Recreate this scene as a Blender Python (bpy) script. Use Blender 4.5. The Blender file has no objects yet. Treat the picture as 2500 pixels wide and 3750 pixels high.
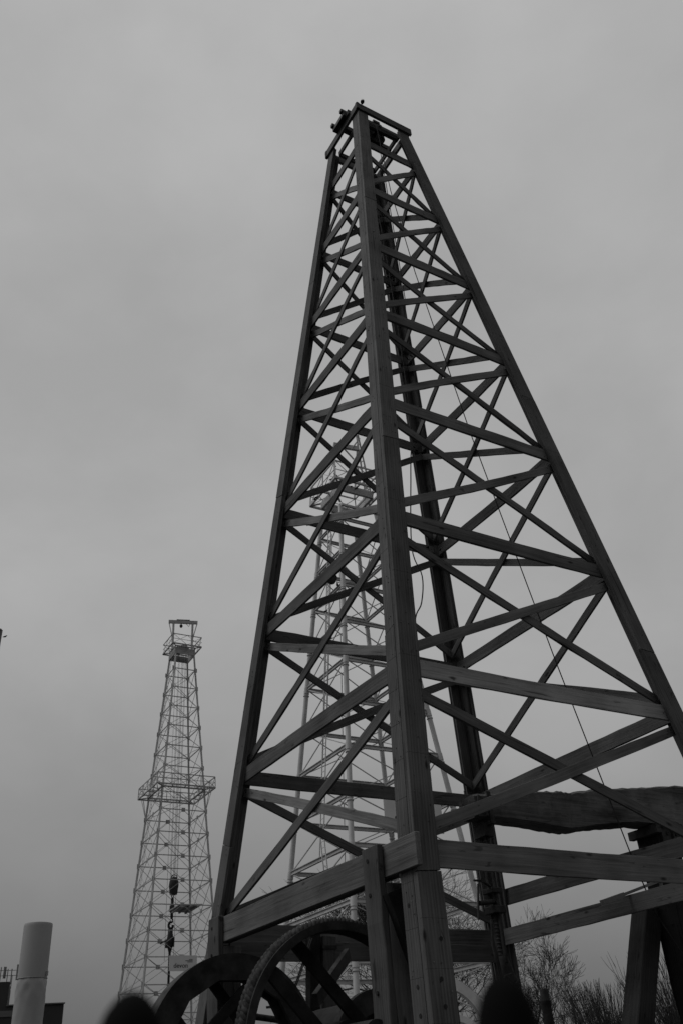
import bpy, math, random
from mathutils import Vector, Matrix
SC = bpy.context.scene
COL = SC.collection
rad = math.radians
V = Vector

# ------------------------------------------------------------------ camera
cd = bpy.data.cameras.new("camera"); cam = bpy.data.objects.new("camera", cd); COL.objects.link(cam)
CAM = V((1.6896, -13.7460, 1.5003))
pitch, roll, yaw, FPX = 0.584267, -0.075474, -0.223136, 3217.9
fw = V((math.cos(pitch)*math.sin(yaw), math.cos(pitch)*math.cos(yaw), math.sin(pitch)))
r0 = V((math.cos(yaw), -math.sin(yaw), 0)); u0 = r0.cross(fw)
rr = r0*math.cos(roll)+u0*math.sin(roll); uu = u0*math.cos(roll)-r0*math.sin(roll)
mw = Matrix.Identity(4)
for i, a in enumerate((rr, uu, -fw)):
    for j in range(3): mw[j][i] = a[j]
for j in range(3): mw[j][3] = CAM[j]
cam.matrix_world = mw
cd.sensor_fit = 'HORIZONTAL'; cd.sensor_width = 24.0; cd.lens = FPX*24.0/2500.0
cd.clip_start = 0.05; cd.clip_end = 3000
cd.dof.use_dof = True; cd.dof.focus_distance = 16.0; cd.dof.aperture_fstop = 3.2
SC.camera = cam
SC.render.resolution_x, SC.render.resolution_y = 682, 1024
SC.view_settings.view_transform = 'Standard'; SC.view_settings.look = 'None'
SC.view_settings.exposure = 0.0; SC.view_settings.gamma = 1.0

# ------------------------------------------------------------------ overcast sky
SUN_EL, SUN_AZ = rad(58), rad(255)      # azimuth clockwise from +y: sun to the left, slightly behind the camera
wd = bpy.data.worlds.new("World"); SC.world = wd; wd.use_nodes = True
nt = wd.node_tree; nt.nodes.clear(); N = nt.nodes.new; L = nt.links.new
out = N('ShaderNodeOutputWorld'); bg = N('ShaderNodeBackground'); L(bg.outputs[0], out.inputs[0])
tc = N('ShaderNodeTexCoord'); sep = N('ShaderNodeSeparateXYZ'); L(tc.outputs['Generated'], sep.inputs[0])
mp = N('ShaderNodeMapping'); mp.inputs['Scale'].default_value = (1.0, 1.0, 1.5); L(tc.outputs['Generated'], mp.inputs[0])
nz = N('ShaderNodeTexNoise'); nz.inputs['Scale'].default_value = 3.4; nz.inputs['Detail'].default_value = 8; nz.inputs['Roughness'].default_value = .52
nz.inputs['Distortion'].default_value = .15
L(mp.outputs[0], nz.inputs[0])
ramp = N('ShaderNodeValToRGB'); cr = ramp.color_ramp; cr.interpolation = 'B_SPLINE'
SKY = [(0.0, .075), (.05, .135), (.12, .198), (.20, .262), (.30, .328), (.42, .382), (.60, .405), (.90, .388), (1.0, .64)]
cr.elements[0].position = 0; cr.elements[1].position = 1
for p, v in SKY[1:-1]: cr.elements.new(p)
for e, (p, v) in zip(cr.elements, SKY): e.color = (v, v, v*1.0, 1)
L(sep.outputs['Z'], ramp.inputs[0])
mr = N('ShaderNodeMapRange'); mr.inputs[1].default_value = .32; mr.inputs[2].default_value = .68; mr.inputs[3].default_value = .90; mr.inputs[4].default_value = 1.08
L(nz.outputs['Fac'], mr.inputs[0])
mul = N('ShaderNodeVectorMath'); mul.operation = 'SCALE'; L(ramp.outputs[0], mul.inputs[0]); L(mr.outputs[0], mul.inputs[3])
sky = N('ShaderNodeTexSky'); sky.sky_type = 'NISHITA'; sky.sun_disc = False; sky.sun_elevation = SUN_EL; sky.sun_rotation = SUN_AZ; sky.air_density = 2; sky.dust_density = 5
bw = N('ShaderNodeRGBToBW'); L(sky.outputs[0], bw.inputs[0])
sm = N('ShaderNodeMath'); sm.operation = 'MULTIPLY'; sm.inputs[1].default_value = .0012; L(bw.outputs[0], sm.inputs[0])
fx = N('ShaderNodeMapRange'); fx.inputs[1].default_value = -.65; fx.inputs[2].default_value = .1; fx.inputs[3].default_value = -.16; fx.inputs[4].default_value = .04; L(sep.outputs['X'], fx.inputs[0])
fz = N('ShaderNodeMapRange'); fz.inputs[1].default_value = .05; fz.inputs[2].default_value = .5; fz.inputs[3].default_value = 1; fz.inputs[4].default_value = 0; L(sep.outputs['Z'], fz.inputs[0])
fm = N('ShaderNodeMath'); fm.operation = 'MULTIPLY_ADD'; fm.inputs[2].default_value = 1.0; L(fx.outputs[0], fm.inputs[0]); L(fz.outputs[0], fm.inputs[1])
mu2 = N('ShaderNodeVectorMath'); mu2.operation = 'SCALE'; L(mul.outputs[0], mu2.inputs[0]); L(fm.outputs[0], mu2.inputs[3])
add = N('ShaderNodeVectorMath'); add.operation = 'ADD'; L(mu2.outputs[0], add.inputs[0]); L(sm.outputs[0], add.inputs[1])
L(add.outputs[0], bg.inputs['Color']); bg.inputs['Strength'].default_value = 1.0
sl = bpy.data.lights.new("sun", 'SUN'); sun = bpy.data.objects.new("sun", sl); COL.objects.link(sun)
sl.energy = 1.5; sl.angle = rad(35); sl.color = (1, 1, 1)
sd = V((math.sin(SUN_AZ)*math.cos(SUN_EL), math.cos(SUN_AZ)*math.cos(SUN_EL), math.sin(SUN_EL)))
sun.rotation_euler = sd.to_track_quat('Z', 'Y').to_euler(); sun.location = (-20, -20, 40)

# ------------------------------------------------------------------ materials (the photograph is black and white)
def mat_base(name, rough=.7, metal=0.0):
    m = bpy.data.materials.new(name); m.use_nodes = True
    b = m.node_tree.nodes['Principled BSDF']; b.inputs['Roughness'].default_value = rough; b.inputs['Metallic'].default_value = metal
    b.inputs['Specular IOR Level'].default_value = .25
    return m, m.node_tree, b
def g4(v): return (v, v, v, 1)
def wood(name, lo, hi, knots=True, blotch=.35, rough=.85, spec=.12, bump=.35):
    m, t, b = mat_base(name, rough); b.inputs['Specular IOR Level'].default_value = spec
    n = t.nodes.new; l = t.links.new
    at = n('ShaderNodeAttribute'); at.attribute_name = 'gc'
    mp = n('ShaderNodeMapping'); mp.inputs['Scale'].default_value = (.55, 9, 9); l(at.outputs['Vector'], mp.inputs[0])
    w = n('ShaderNodeTexNoise'); w.inputs['Scale'].default_value = 1.6; w.inputs['Detail'].default_value = 3; l(mp.outputs[0], w.inputs[0])
    # grain lines: distorted bands across the board
    mp2 = n('ShaderNodeMapping'); mp2.inputs['Scale'].default_value = (1.1, 38, 38); l(at.outputs['Vector'], mp2.inputs[0])
    gn = n('ShaderNodeTexNoise'); gn.inputs['Scale'].default_value = 1.0; gn.inputs['Detail'].default_value = 5; gn.inputs['Roughness'].default_value = .65; gn.inputs['Distortion'].default_value = .6; l(mp2.outputs[0], gn.inputs[0])
    wv = n('ShaderNodeTexWave'); wv.wave_type = 'BANDS'; wv.bands_direction = 'Y'; wv.inputs['Scale'].default_value = .9; wv.inputs['Distortion'].default_value = 9; wv.inputs['Detail'].default_value = 3; wv.inputs['Detail Scale'].default_value = .5
    l(mp.outputs[0], wv.inputs[0])
    bl = n('ShaderNodeTexNoise'); bl.inputs['Scale'].default_value = 1.3; bl.inputs['Detail'].default_value = 4; l(at.outputs['Vector'], bl.inputs[0])
    mx = n('ShaderNodeMix'); mx.data_type = 'FLOAT'; mx.inputs[0].default_value = .14; l(gn.outputs['Fac'], mx.inputs[2]); l(wv.outputs['Fac'], mx.inputs[3])
    mx2 = n('ShaderNodeMix'); mx2.data_type = 'FLOAT'; mx2.inputs[0].default_value = blotch; l(mx.outputs[0], mx2.inputs[2]); l(bl.outputs['Fac'], mx2.inputs[3])
    rp = n('ShaderNodeValToRGB'); e = rp.color_ramp.elements; e[0].position = .33; e[0].color = g4(lo); e[1].position = .64; e[1].color = g4(hi); l(mx2.outputs[0], rp.inputs[0])
    col = rp.outputs[0]
    if knots:
        mp3 = n('ShaderNodeMapping'); mp3.inputs['Scale'].default_value = (1.7, 4.4, 4.4); l(at.outputs['Vector'], mp3.inputs[0])
        vo = n('ShaderNodeTexVoronoi'); vo.inputs['Scale'].default_value = 1.0; vo.inputs['Randomness'].default_value = 1.0; l(mp3.outputs[0], vo.inputs[0])
        kr = n('ShaderNodeValToRGB'); k = kr.color_ramp.elements; k[0].position = .05; k[0].color = g4(.22); k[1].position = .13; k[1].color = g4(1.0); l(vo.outputs['Distance'], kr.inputs[0])
        mm = n('ShaderNodeMix'); mm.data_type = 'RGBA'; mm.blend_type = 'MULTIPLY'; mm.inputs[0].default_value = 1; l(col, mm.inputs[6]); l(kr.outputs[0], mm.inputs[7]); col = mm.outputs[2]
    # short dark nicks and stains
    mp6 = n('ShaderNodeMapping'); mp6.inputs['Scale'].default_value = (2.6, 7.5, 7.5); mp6.inputs['Rotation'].default_value = (0, 0, .18); l(at.outputs['Vector'], mp6.inputs[0])
    ns = n('ShaderNodeTexNoise'); ns.inputs['Scale'].default_value = 1.6; ns.inputs['Detail'].default_value = 3; ns.inputs['Distortion'].default_value = .8; l(mp6.outputs[0], ns.inputs[0])
    nr = n('ShaderNodeValToRGB'); k = nr.color_ramp.elements; k[0].position = .66; k[0].color = g4(1.0); k[1].position = .72; k[1].color = g4(.5); l(ns.outputs['Fac'], nr.inputs[0])
    mn = n('ShaderNodeMix'); mn.data_type = 'RGBA'; mn.blend_type = 'MULTIPLY'; mn.inputs[0].default_value = 1; l(col, mn.inputs[6]); l(nr.outputs[0], mn.inputs[7]); col = mn.outputs[2]
    # thin dark drying cracks
    mp4 = n('ShaderNodeMapping'); mp4.inputs['Scale'].default_value = (.7, 22, 22); l(at.outputs['Vector'], mp4.inputs[0])
    cn = n('ShaderNodeTexNoise'); cn.inputs['Scale'].default_value = 1; cn.inputs['Detail'].default_value = 2; cn.inputs['Distortion'].default_value = .3; l(mp4.outputs[0], cn.inputs[0])
    cr2 = n('ShaderNodeValToRGB'); k = cr2.color_ramp.elements; k[0].position = .27; k[0].color = g4(.35); k[1].position = .33; k[1].color = g4(1.0); l(cn.outputs['Fac'], cr2.inputs[0])
    m5 = n('ShaderNodeMix'); m5.data_type = 'RGBA'; m5.blend_type = 'MULTIPLY'; m5.inputs[0].default_value = .9; l(col, m5.inputs[6]); l(cr2.outputs[0], m5.inputs[7]); col = m5.outputs[2]
    tn = n('ShaderNodeAttribute'); tn.attribute_name = 'tone'
    m6 = n('ShaderNodeVectorMath'); m6.operation = 'SCALE'; l(col, m6.inputs[0]); l(tn.outputs['Fac'], m6.inputs[3])
    l(m6.outputs[0], b.inputs['Base Color'])
    bp = n('ShaderNodeBump'); bp.inputs['Strength'].default_value = bump; bp.inputs['Distance'].default_value = .012; l(mx.outputs[0], bp.inputs['Height']); l(bp.outputs[0], b.inputs['Normal'])
    return m
def mottled(name, lo, hi, scale=3.0, rough=.6, metal=0.0, detail=6, stretch=(1, 1, 1), bump=.1, spec=.3, p0=.35, p1=.65):
    m, t, b = mat_base(name, rough, metal); b.inputs['Specular IOR Level'].default_value = spec
    n = t.nodes.new; l = t.links.new
    tc = n('ShaderNodeTexCoord'); mp = n('ShaderNodeMapping'); mp.inputs['Scale'].default_value = stretch; l(tc.outputs['Object'], mp.inputs[0])
    w = n('ShaderNodeTexNoise'); w.inputs['Scale'].default_value = scale; w.inputs['Detail'].default_value = detail; w.inputs['Roughness'].default_value = .6; l(mp.outputs[0], w.inputs[0])
    rp = n('ShaderNodeValToRGB'); e = rp.color_ramp.elements; e[0].position = p0; e[0].color = g4(lo); e[1].position = p1; e[1].color = g4(hi); l(w.outputs['Fac'], rp.inputs[0]); l(rp.outputs[0], b.inputs['Base Color'])
    bp = n('ShaderNodeBump'); bp.inputs['Strength'].default_value = bump; bp.inputs['Distance'].default_value = .02; l(w.outputs['Fac'], bp.inputs['Height']); l(bp.outputs[0], b.inputs['Normal'])
    return m
M = dict(
    pine=wood('weathered_pine', .036, .112, blotch=.45, bump=.5),
    oldwood=wood('old_dark_timber', .010, .040, blotch=.5, bump=.6),
    postwood=wood('grey_post_timber', .030, .085, blotch=.45, bump=.6),
    beamwood=wood('hewn_beam_timber', .012, .15, blotch=.62, bump=.8),
    blackwood=mottled('tarred_wood', .006, .02, 4, rough=.8, spec=.1),
    iron=mottled('black_iron', .008, .03, 5, rough=.7, metal=.0, spec=.2),
    rusty=mottled('rusty_iron', .02, .06, 6, rough=.85, spec=.15),
    rope=mottled('hemp_rope', .018, .058, 14, rough=.95, spec=.05, bump=.4),
    silver=mottled('silver_painted_steel', .24, .35, 1.3, rough=.6, spec=.3),
    silver2=mottled('white_painted_steel', .31, .43, .9, rough=.55, spec=.3),
    dsteel=mottled('grey_machinery_steel', .09, .18, 1.5, rough=.65),
    white=mottled('white_sign_paint', .46, .52, 1.0, rough=.5, spec=.3, bump=.02),
    whitew=mottled('white_wheel_paint', .42, .6, 1.2, rough=.5, spec=.35),
    letter=mottled('dark_lettering', .03, .035, 2.0, rough=.6),
    pipe=mottled('painted_pipe', .25, .29, 1.1, rough=.65, spec=.25, stretch=(1, 1, .4), bump=.12),
    wrap=mottled('plastic_wrap', .24, .29, 2.2, rough=.5, spec=.4, bump=.3),
    bldg=mottled('dark_panel_wall', .030, .036, .4, rough=.7, spec=.2, bump=.02),
    bldg2=mottled('grey_band_panel', .085, .10, .5, rough=.6, spec=.2, bump=.02),
    bark=mottled('bare_bark', .028, .07, 6, rough=.9, spec=.08, stretch=(1, 1, .3)),
    fence=mottled('black_fence_paint', .003, .006, 6, rough=.9, spec=.03),
    bird=mottled('bird_feathers', .012, .03, 20, rough=.8),
    ground=mottled('winter_grass', .02, .05, 1.7, rough=.95, spec=.05, bump=.5),
    concrete=mottled('concrete', .06, .1, 2.0, rough=.9, spec=.1),
    glass=mottled('lamp_lens', .25, .35, 2.0, rough=.3, spec=.5),
)

# ------------------------------------------------------------------ mesh builder
rng = random.Random(7)
class MB:
    def __init__(s): s.v = []; s.f = []; s.g = []; s.t = []; s.smooth = []
    def add(s, vs, fs, gc=None, tone=1.0, smooth=False):
        o = len(s.v); s.v += [V(p) for p in vs]
        s.g += gc if gc else [tuple(p) for p in vs]
        s.t += [tone]*len(vs)
        s.f += [[i+o for i in f] for f in fs]; s.smooth += [smooth]*len(fs)
        return s
    def hexa(s, c, tone=1.0, seed=None):
        """c: 8 corners; 0-3 start ring, 4-7 end ring"""
        c = [V(p) for p in c]; sd = rng.uniform(0, 90) if seed is None else seed
        Ln = (c[4]-c[0]).length; a = (c[1]-c[0]).length; b = (c[3]-c[0]).length
        gc = [(sd, sd, 0), (sd, sd+a, 0), (sd, sd+a, b), (sd, sd, b)]
        gc += [(sd+Ln, y, z) for _, y, z in gc]
        return s.add(c, [[3, 2, 1, 0], [4, 5, 6, 7], [0, 1, 5, 4], [1, 2, 6, 5], [2, 3, 7, 6], [3, 0, 4, 7]], gc, tone)
    def beam(s, p0, p1, w, h, up=(0, 0, 1), tone=1.0, n=1, bow=0.0, wob=0.0, w1=None, h1=None):
        """bar from p0 to p1; w across, h along 'up'; optional bow and wobbling edges"""
        p0, p1 = V(p0), V(p1); d = (p1-p0).normalized(); up = V(up); sx = d.cross(up).normalized(); uz = sx.cross(d).normalized()
        w1 = w if w1 is None else w1; h1 = h if h1 is None else h1
        Ln = (p1-p0).length; sd = rng.uniform(0, 90); bx, bz = rng.uniform(-bow, bow)*.15, rng.uniform(-bow, bow)
        vs, gc = [], []
        for i in range(n+1):
            t = i/n; k = math.sin(math.pi*t); c = p0+(p1-p0)*t+sx*bx*k+uz*bz*k
            ww, hh = w+(w1-w)*t, h+(h1-h)*t
            for a, b in ((-1, -1), (1, -1), (1, 1), (-1, 1)):
                q = c+sx*(a*ww/2+(rng.uniform(-wob, wob) if 0 < i < n else 0))+uz*(b*hh/2+(rng.uniform(-wob, wob) if 0 < i < n else 0))
                vs.append(q); gc.append((sd+Ln*t, sd+a*ww/2, b*hh/2))
        fs = [[3, 2, 1, 0], [4*n, 4*n+1, 4*n+2, 4*n+3]]
        for i in range(n):
            o = 4*i
            for a in range(4): fs.append([o+a, o+(a+1) % 4, o+4+(a+1) % 4, o+4+a])
        return s.add(vs, fs, gc, tone)
    def box(s, c, sx, sy, sz, rz=0, tone=1.0):
        c = V(c); a = V((math.cos(rz), math.sin(rz), 0))*sx/2; b = V((-math.sin(rz), math.cos(rz), 0))*sy/2; z = V((0, 0, sz/2))
        return s.hexa([c-a-b-z, c+a-b-z, c+a+b-z, c-a+b-z, c-a-b+z, c+a-b+z, c+a+b+z, c-a+b+z], tone)
    def tube(s, pts, r, n=8, closed=False, caps=True, tone=1.0, smooth=True):
        pts = [V(p) for p in pts]; m = len(pts); vs, fs = [], []
        rs = r if isinstance(r, (list, tuple)) else [r]*m
        prev = None
        for i, p in enumerate(pts):
            if closed: d = pts[(i+1) % m]-pts[i-1]
            else: d = pts[min(i+1, m-1)]-pts[max(i-1, 0)]
            d = d.normalized() if d.length > 1e-9 else V((0, 0, 1))
            if prev is None:
                a = V((0, 0, 1)) if abs(d.z) < .9 else V((1, 0, 0)); x = d.cross(a).normalized()
            else:
                x = prev-d*prev.dot(d); x = x.normalized() if x.length > 1e-6 else d.orthogonal().normalized()
            prev = x; y = d.cross(x)
            for k in range(n):
                t = 2*math.pi*k/n; vs.append(p+x*math.cos(t)*rs[i]+y*math.sin(t)*rs[i])
        for i in range(m if closed else m-1):
            j = (i+1) % m
            for k in range(n): fs.append([i*n+k, i*n+(k+1) % n, j*n+(k+1) % n, j*n+k])
        s.add(vs, fs, None, tone, smooth)
        if caps and not closed:
            s.add(vs[:n], [list(range(n))[::-1]], None, tone); s.add(vs[-n:], [list(range(n))], None, tone)
        return s
    def ring(s, c, ax, r0, r1, th, n=48, tone=1.0):
        """flat ring (annulus with thickness) around axis ax"""
        c, ax = V(c), V(ax).normalized(); x = ax.orthogonal().normalized(); y = ax.cross(x); vs, fs = [], []
        for k in range(n):
            t = 2*math.pi*k/n; d = x*math.cos(t)+y*math.sin(t)
            vs += [c+d*r0-ax*th/2, c+d*r1-ax*th/2, c+d*r1+ax*th/2, c+d*r0+ax*th/2]
        for k in range(n):
            a, b = 4*k, 4*((k+1) % n)
            for q in range(4): fs.append([a+q, a+(q+1) % 4, b+(q+1) % 4, b+q])
        return s.add(vs, fs, None, tone)
    def cyl(s, p0, p1, r, n=16, r1=None, tone=1.0): return s.tube([p0, p1], [r, r if r1 is None else r1], n, tone=tone)
    def ball(s, c, rx, ry, rz, n=10, m=7, tone=1.0):
        vs = [V(c)+V((0, 0, -rz))]; fs = []
        for i in range(1, m):
            p = -math.pi/2+math.pi*i/m
            for k in range(n):
                t = 2*math.pi*k/n; vs.append(V(c)+V((rx*math.cos(p)*math.cos(t), ry*math.cos(p)*math.sin(t), rz*math.sin(p))))
        vs.append(V(c)+V((0, 0, rz)))
        for k in range(n): fs.append([0, 1+(k+1) % n, 1+k])
        for i in range(m-2):
            for k in range(n): fs.append([1+i*n+k, 1+i*n+(k+1) % n, 1+(i+1)*n+(k+1) % n, 1+(i+1)*n+k])
        for k in range(n): fs.append([1+(m-2)*n+k, 1+(m-2)*n+(k+1) % n, len(vs)-1])
        return s.add(vs, fs, None, tone, True)
    def build(s, name, mat, parent=None, bevel=0.0, label=None):
        me = bpy.data.meshes.new(name)
        org = V((0, 0, 0))
        if parent is not None:
            org = V(parent['_org']) if '_org' in parent else parent.location.copy()
        me.from_pydata([v-org for v in s.v], [], s.f)
        a = me.attributes.new('gc', 'FLOAT_VECTOR', 'POINT'); a.data.foreach_set('vector', [x for g in s.g for x in g])
        a = me.attributes.new('tone', 'FLOAT', 'POINT'); a.data.foreach_set('value', s.t)
        me.polygons.foreach_set('use_smooth', s.smooth)
        me.materials.append(mat); me.update()
        o = bpy.data.objects.new(name, me); COL.objects.link(o)
        if parent is not None: o.parent = parent; o['_org'] = list(org)
        if bevel:
            b = o.modifiers.new('bevel', 'BEVEL'); b.width = bevel; b.segments = 1; b.limit_method = 'ANGLE'; b.angle_limit = rad(50)
        if label: o['label'] = label
        return o
def tag(o, label=None, cat=None, group=None, kind=None):
    if label: o['label'] = label
    if cat: o['category'] = cat
    if group: o['group'] = group
    if kind: o['kind'] = kind
    return o
def thing(name, label, cat, loc, group=None):
    o = bpy.data.objects.new(name, None); COL.objects.link(o); o.location = loc; o.empty_display_size = .3
    return tag(o, label, cat, group)
S2 = math.sqrt(.5)
def EN(e, n, z): return V((S2*(e+n), S2*(e-n), z))           # e: along the walking beam, n: across it
def UE(u, e, z): return EN(e, -u, z)                         # u: along the bull wheel shaft

# ------------------------------------------------------------------ ground
gm = MB(); K = 24
gx = [-700+1400*i/K for i in range(K+1)]
gm.add([(x, y, 0) for y in gx for x in gx], [[j*(K+1)+i, j*(K+1)+i+1, (j+1)*(K+1)+i+1, (j+1)*(K+1)+i] for j in range(K) for i in range(K)])
tag(gm.build('ground', M['ground']), kind='structure')
pm = MB(); pm.box((0, 0, .02), 16, 16, .12, rad(45)); tag(pm.build('concrete_pad', M['concrete']), kind='structure')

# ------------------------------------------------------------------ wooden derrick
LV = [22.002, 20.495, 18.265, 15.933, 13.591, 11.081, 8.534, 5.984, 3.640]
def RW(z): return 4.0-.161691*(z-3.64)
DIR = {'A': V((0, -1, 0)), 'C': V((1, 0, 0)), 'D': V((0, 1, 0)), 'B': V((-1, 0, 0))}
def crn(k, z): return DIR[k]*RW(z)+V((.030*max(0, 3.6-z) if k == 'A' else 0, 0, z))    # the near leg kicks out slightly at its foot
wdk = thing('wooden_derrick', 'tall tapering dark timber derrick of planks and cross braces filling the middle', 'derrick', (0, 0, .08))
FACES = [('A', 'C'), ('A', 'B'), ('B', 'D'), ('D', 'C')]
NXT = {'A': ('B', 'C'), 'B': ('A', 'D'), 'C': ('A', 'D'), 'D': ('B', 'C')}
JOINT = {('A', 'C'): [3.42, 10.1, 17.6], ('A', 'B'): [6.55, 13.1, 18.6], ('B', 'A'): [4.9, 11.4, 17.2], ('B', 'D'): [7.6, 14.0],
         ('C', 'A'): [7.0, 12.5, 16.1], ('C', 'D'): [5, 10, 15], ('D', 'B'): [6.2, 12.2, 17], ('D', 'C'): [8.2, 14.6]}
for k in 'ABCD':
    mb = MB()
    for fi, o in enumerate(NXT[k]):
        t = (DIR[o]-DIR[k]).normalized()                 # along this face away from the corner
        oth = NXT[k][1-fi]; nin = (DIR[oth]-DIR[k]).normalized()   # inward normal of this face
        js = [.1]+sorted(JOINT[(k, o)])+[21.93]
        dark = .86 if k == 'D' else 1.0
        start = 0.0 if ((k == 'A' and o == 'C') or (k == 'C' and o == 'A') or (k == 'B' and o == 'A') or (k == 'D' and o == 'C')) else .088
        for a, b in zip(js[:-1], js[1:]):
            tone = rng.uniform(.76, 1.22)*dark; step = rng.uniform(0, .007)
            za, zb = a+.004, b-.004; sl = -.10 if (k+o in ('AB', 'BA')) else .02
            ring = []
            n = max(1, int((zb-za)/(.45 if k == 'A' and za < 3.4 else 1.2)))
            sd = rng.uniform(0, 80)
            for i in range(n):
                c8 = []
                for z in (za+(zb-za)*i/n, za+(zb-za)*(i+1)/n):
                    w = .305-.0012*(z-3.64)+(.012 if a < 1 else 0)+(.05 if k+o == 'DC' and a < 4 else 0)
                    for uu_, dd in ((start, -step), (w, -step), (w, .042), (start, .042)):
                        zz = z+(sl*(uu_/w-.5) if (z == za and a > .2) or (z > zb-1e-6 and b < 21) else 0)
                        c8.append(crn(k, zz)+t*uu_+nin*dd)
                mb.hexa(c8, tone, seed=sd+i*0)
                # keep the grain continuous along the plank
                base = (zb-za)*i/n
                for q in range(8): x, y, zq = mb.g[-8+q]; mb.g[-8+q] = (x+base, y, zq)
        # inner plank, narrower, continuous
        for a, b in ((.1, 3.6), (3.603, 9.0), (9.003, 21.9)):
            c8 = []
            for z in (a, b):
                w = .298-.0012*(z-3.64)
                for uu_, dd in ((start+.004, .045), (w, .045), (w, .088), (start+.004, .088)): c8.append(crn(k, z)+t*uu_+nin*dd)
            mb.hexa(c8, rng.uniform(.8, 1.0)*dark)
        if k == 'A':
            for z_, u_ in (((2.33, .10), (2.08, .10), (3.1, .12)) if o == 'B' else ((2.38, .15), (2.14, .16), (2.75, .2), (1.9, .12))):
                p = crn(k, z_)+t*(u_+start); mb.tube([p-nin*.010, p-nin*.0085], .022, 10, tone=.25)
        # bolt heads on the near legs
        if k in 'AC' and o in 'AC' or k in 'AB' and o in 'AB':
            nout = -nin
            for q in range(60):
                z = rng.uniform(2.0, 21); p = crn(k, z)+t*rng.uniform(start+.03, .27)
                mb.cyl(p, p+nout*.012, .006, 6, tone=rng.choice((.35, .5, 1.6)))
    mb.build('leg', M['pine'], wdk, bevel=.006)
# knots/holes drilled low on the near leg
def face_frame(a, b):
    t = (DIR[b]-DIR[a]).normalized(); nin = -(DIR[a]+DIR[b]).normalized(); return t, nin
def board(p0, p1, off, nin, h, th, name, tone, bow=.02):
    p0 = V(p0)+nin*off; p1 = V(p1)+nin*off
    d = (p1-p0).normalized(); upv = nin.cross(d).normalized()
    mb = MB(); mb.beam(p0, p1, th, h, up=upv, tone=tone, n=14, bow=bow, wob=.0045)
    # nail and bolt heads at both ends
    for e_, sg in ((p0, 1), (p1, -1)):
        for q in range(3):
            c_ = e_+d*sg*(.05+.07*q)+upv*rng.uniform(-h*.35, h*.35)-nin*th*.5; mb.cyl(c_, c_-nin*.008, .008, 6, tone=rng.choice((.3, .4, 1.8)))
    return mb.build(name, M['pine'], wdk, bevel=.004)
for (a, b) in FACES:
    t, nin = face_frame(a, b)
    near = (a == 'A')
    for k in range(1, 9):
        z = LV[k]; h = .235 if k < 8 else .30
        p0 = crn(a, z)+t*.15; p1 = crn(b, z)-t*.15
        tone = rng.uniform(.78, 1.28)
        if (a, b) == ('A', 'C') and k == 8: tone = 1.5
        if (a, b) == ('A', 'C') and k == 7: tone = 2.6
        if (a, b) == ('A', 'B') and k == 8:
            mb = MB(); mb.beam(UE(-2.3, -2.765, z-.03), UE(2.3, -2.765, z-.03), .12, .30, tone=.6, n=4); mb.build('girt', M['pine'], wdk)
            # header beam carried outside the legs by the two front posts
            q0 = UE(-2.96, -2.868, z-.02); q1 = UE(2.22, -2.868, z-.02)
            mb = MB(); mb.beam(q0, q1, .066, .34, tone=1.12, n=8, bow=.006, wob=.004); mb.build('header_beam', M['pine'], wdk, bevel=.006); continue
        if (a, b) == ('D', 'C') and k == 8:
            board(crn(a, z)+t*.02, crn(b, z)-t*.02, .145, nin, .26, .05, 'girt', tone*.8); continue
        board(p0, p1, .116, nin, h, .045, 'girt', tone)
    for k in range(1, 7 if (a, b) == ('D', 'C') else 8):
        zt, zb = LV[k], LV[k+1]
        zt2, zb2 = zt-.25, zb+.25
        for way in (0, 1):
            c0, c1 = (a, b) if way == 0 else (b, a)      # high at c0, low at c1
            s0 = t if way == 0 else -t
            p0 = crn(c0, zt2)+s0*.17; p1 = crn(c1, zb2)-s0*.17
            if (a, b) == ('A', 'C'): off = .206 if way == 0 else .163
            elif (a, b) == ('A', 'B'): off = .163 if way == 0 else .206
            else: off = .163 if way == 0 else .206
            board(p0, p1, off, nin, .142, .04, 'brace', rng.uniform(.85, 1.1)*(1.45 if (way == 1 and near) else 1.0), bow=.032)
    # frame plank around the top, outside, and an inner one
    e0, e1 = (.08, .10)
    z = 22.03
    mb = MB(); mb.beam(crn(a, 21.99)-t*e0-nin*.035, crn(b, 21.99)+t*(e1 if a == 'A' else 0)-nin*.035, .068, .23, tone=1.0, n=4)
    mb.build('top_rail', M['pine'], wdk, bevel=.005)
    mb = MB(); mb.beam(crn(a, 21.86)+t*.2+nin*.21, crn(b, 21.86)-t*.2+nin*.21, .05, .16, tone=.7); mb.build('top_rail', M['pine'], wdk, bevel=.004)
# extra boards low on the far side
t, nin = face_frame('D', 'C')
board(crn('D', 4.30)+t*.2, crn('C', 4.22)-t*.2, -.05, nin, .27, .05, 'girt', .8)
t, nin = face_frame('B', 'D')
board(crn('B', 3.39)+t*.3, crn('D', 3.39)-t*.1, .20, nin, .27, .05, 'girt', .8)
# brace below the far girt
t, nin = face_frame('A', 'C')
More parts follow.
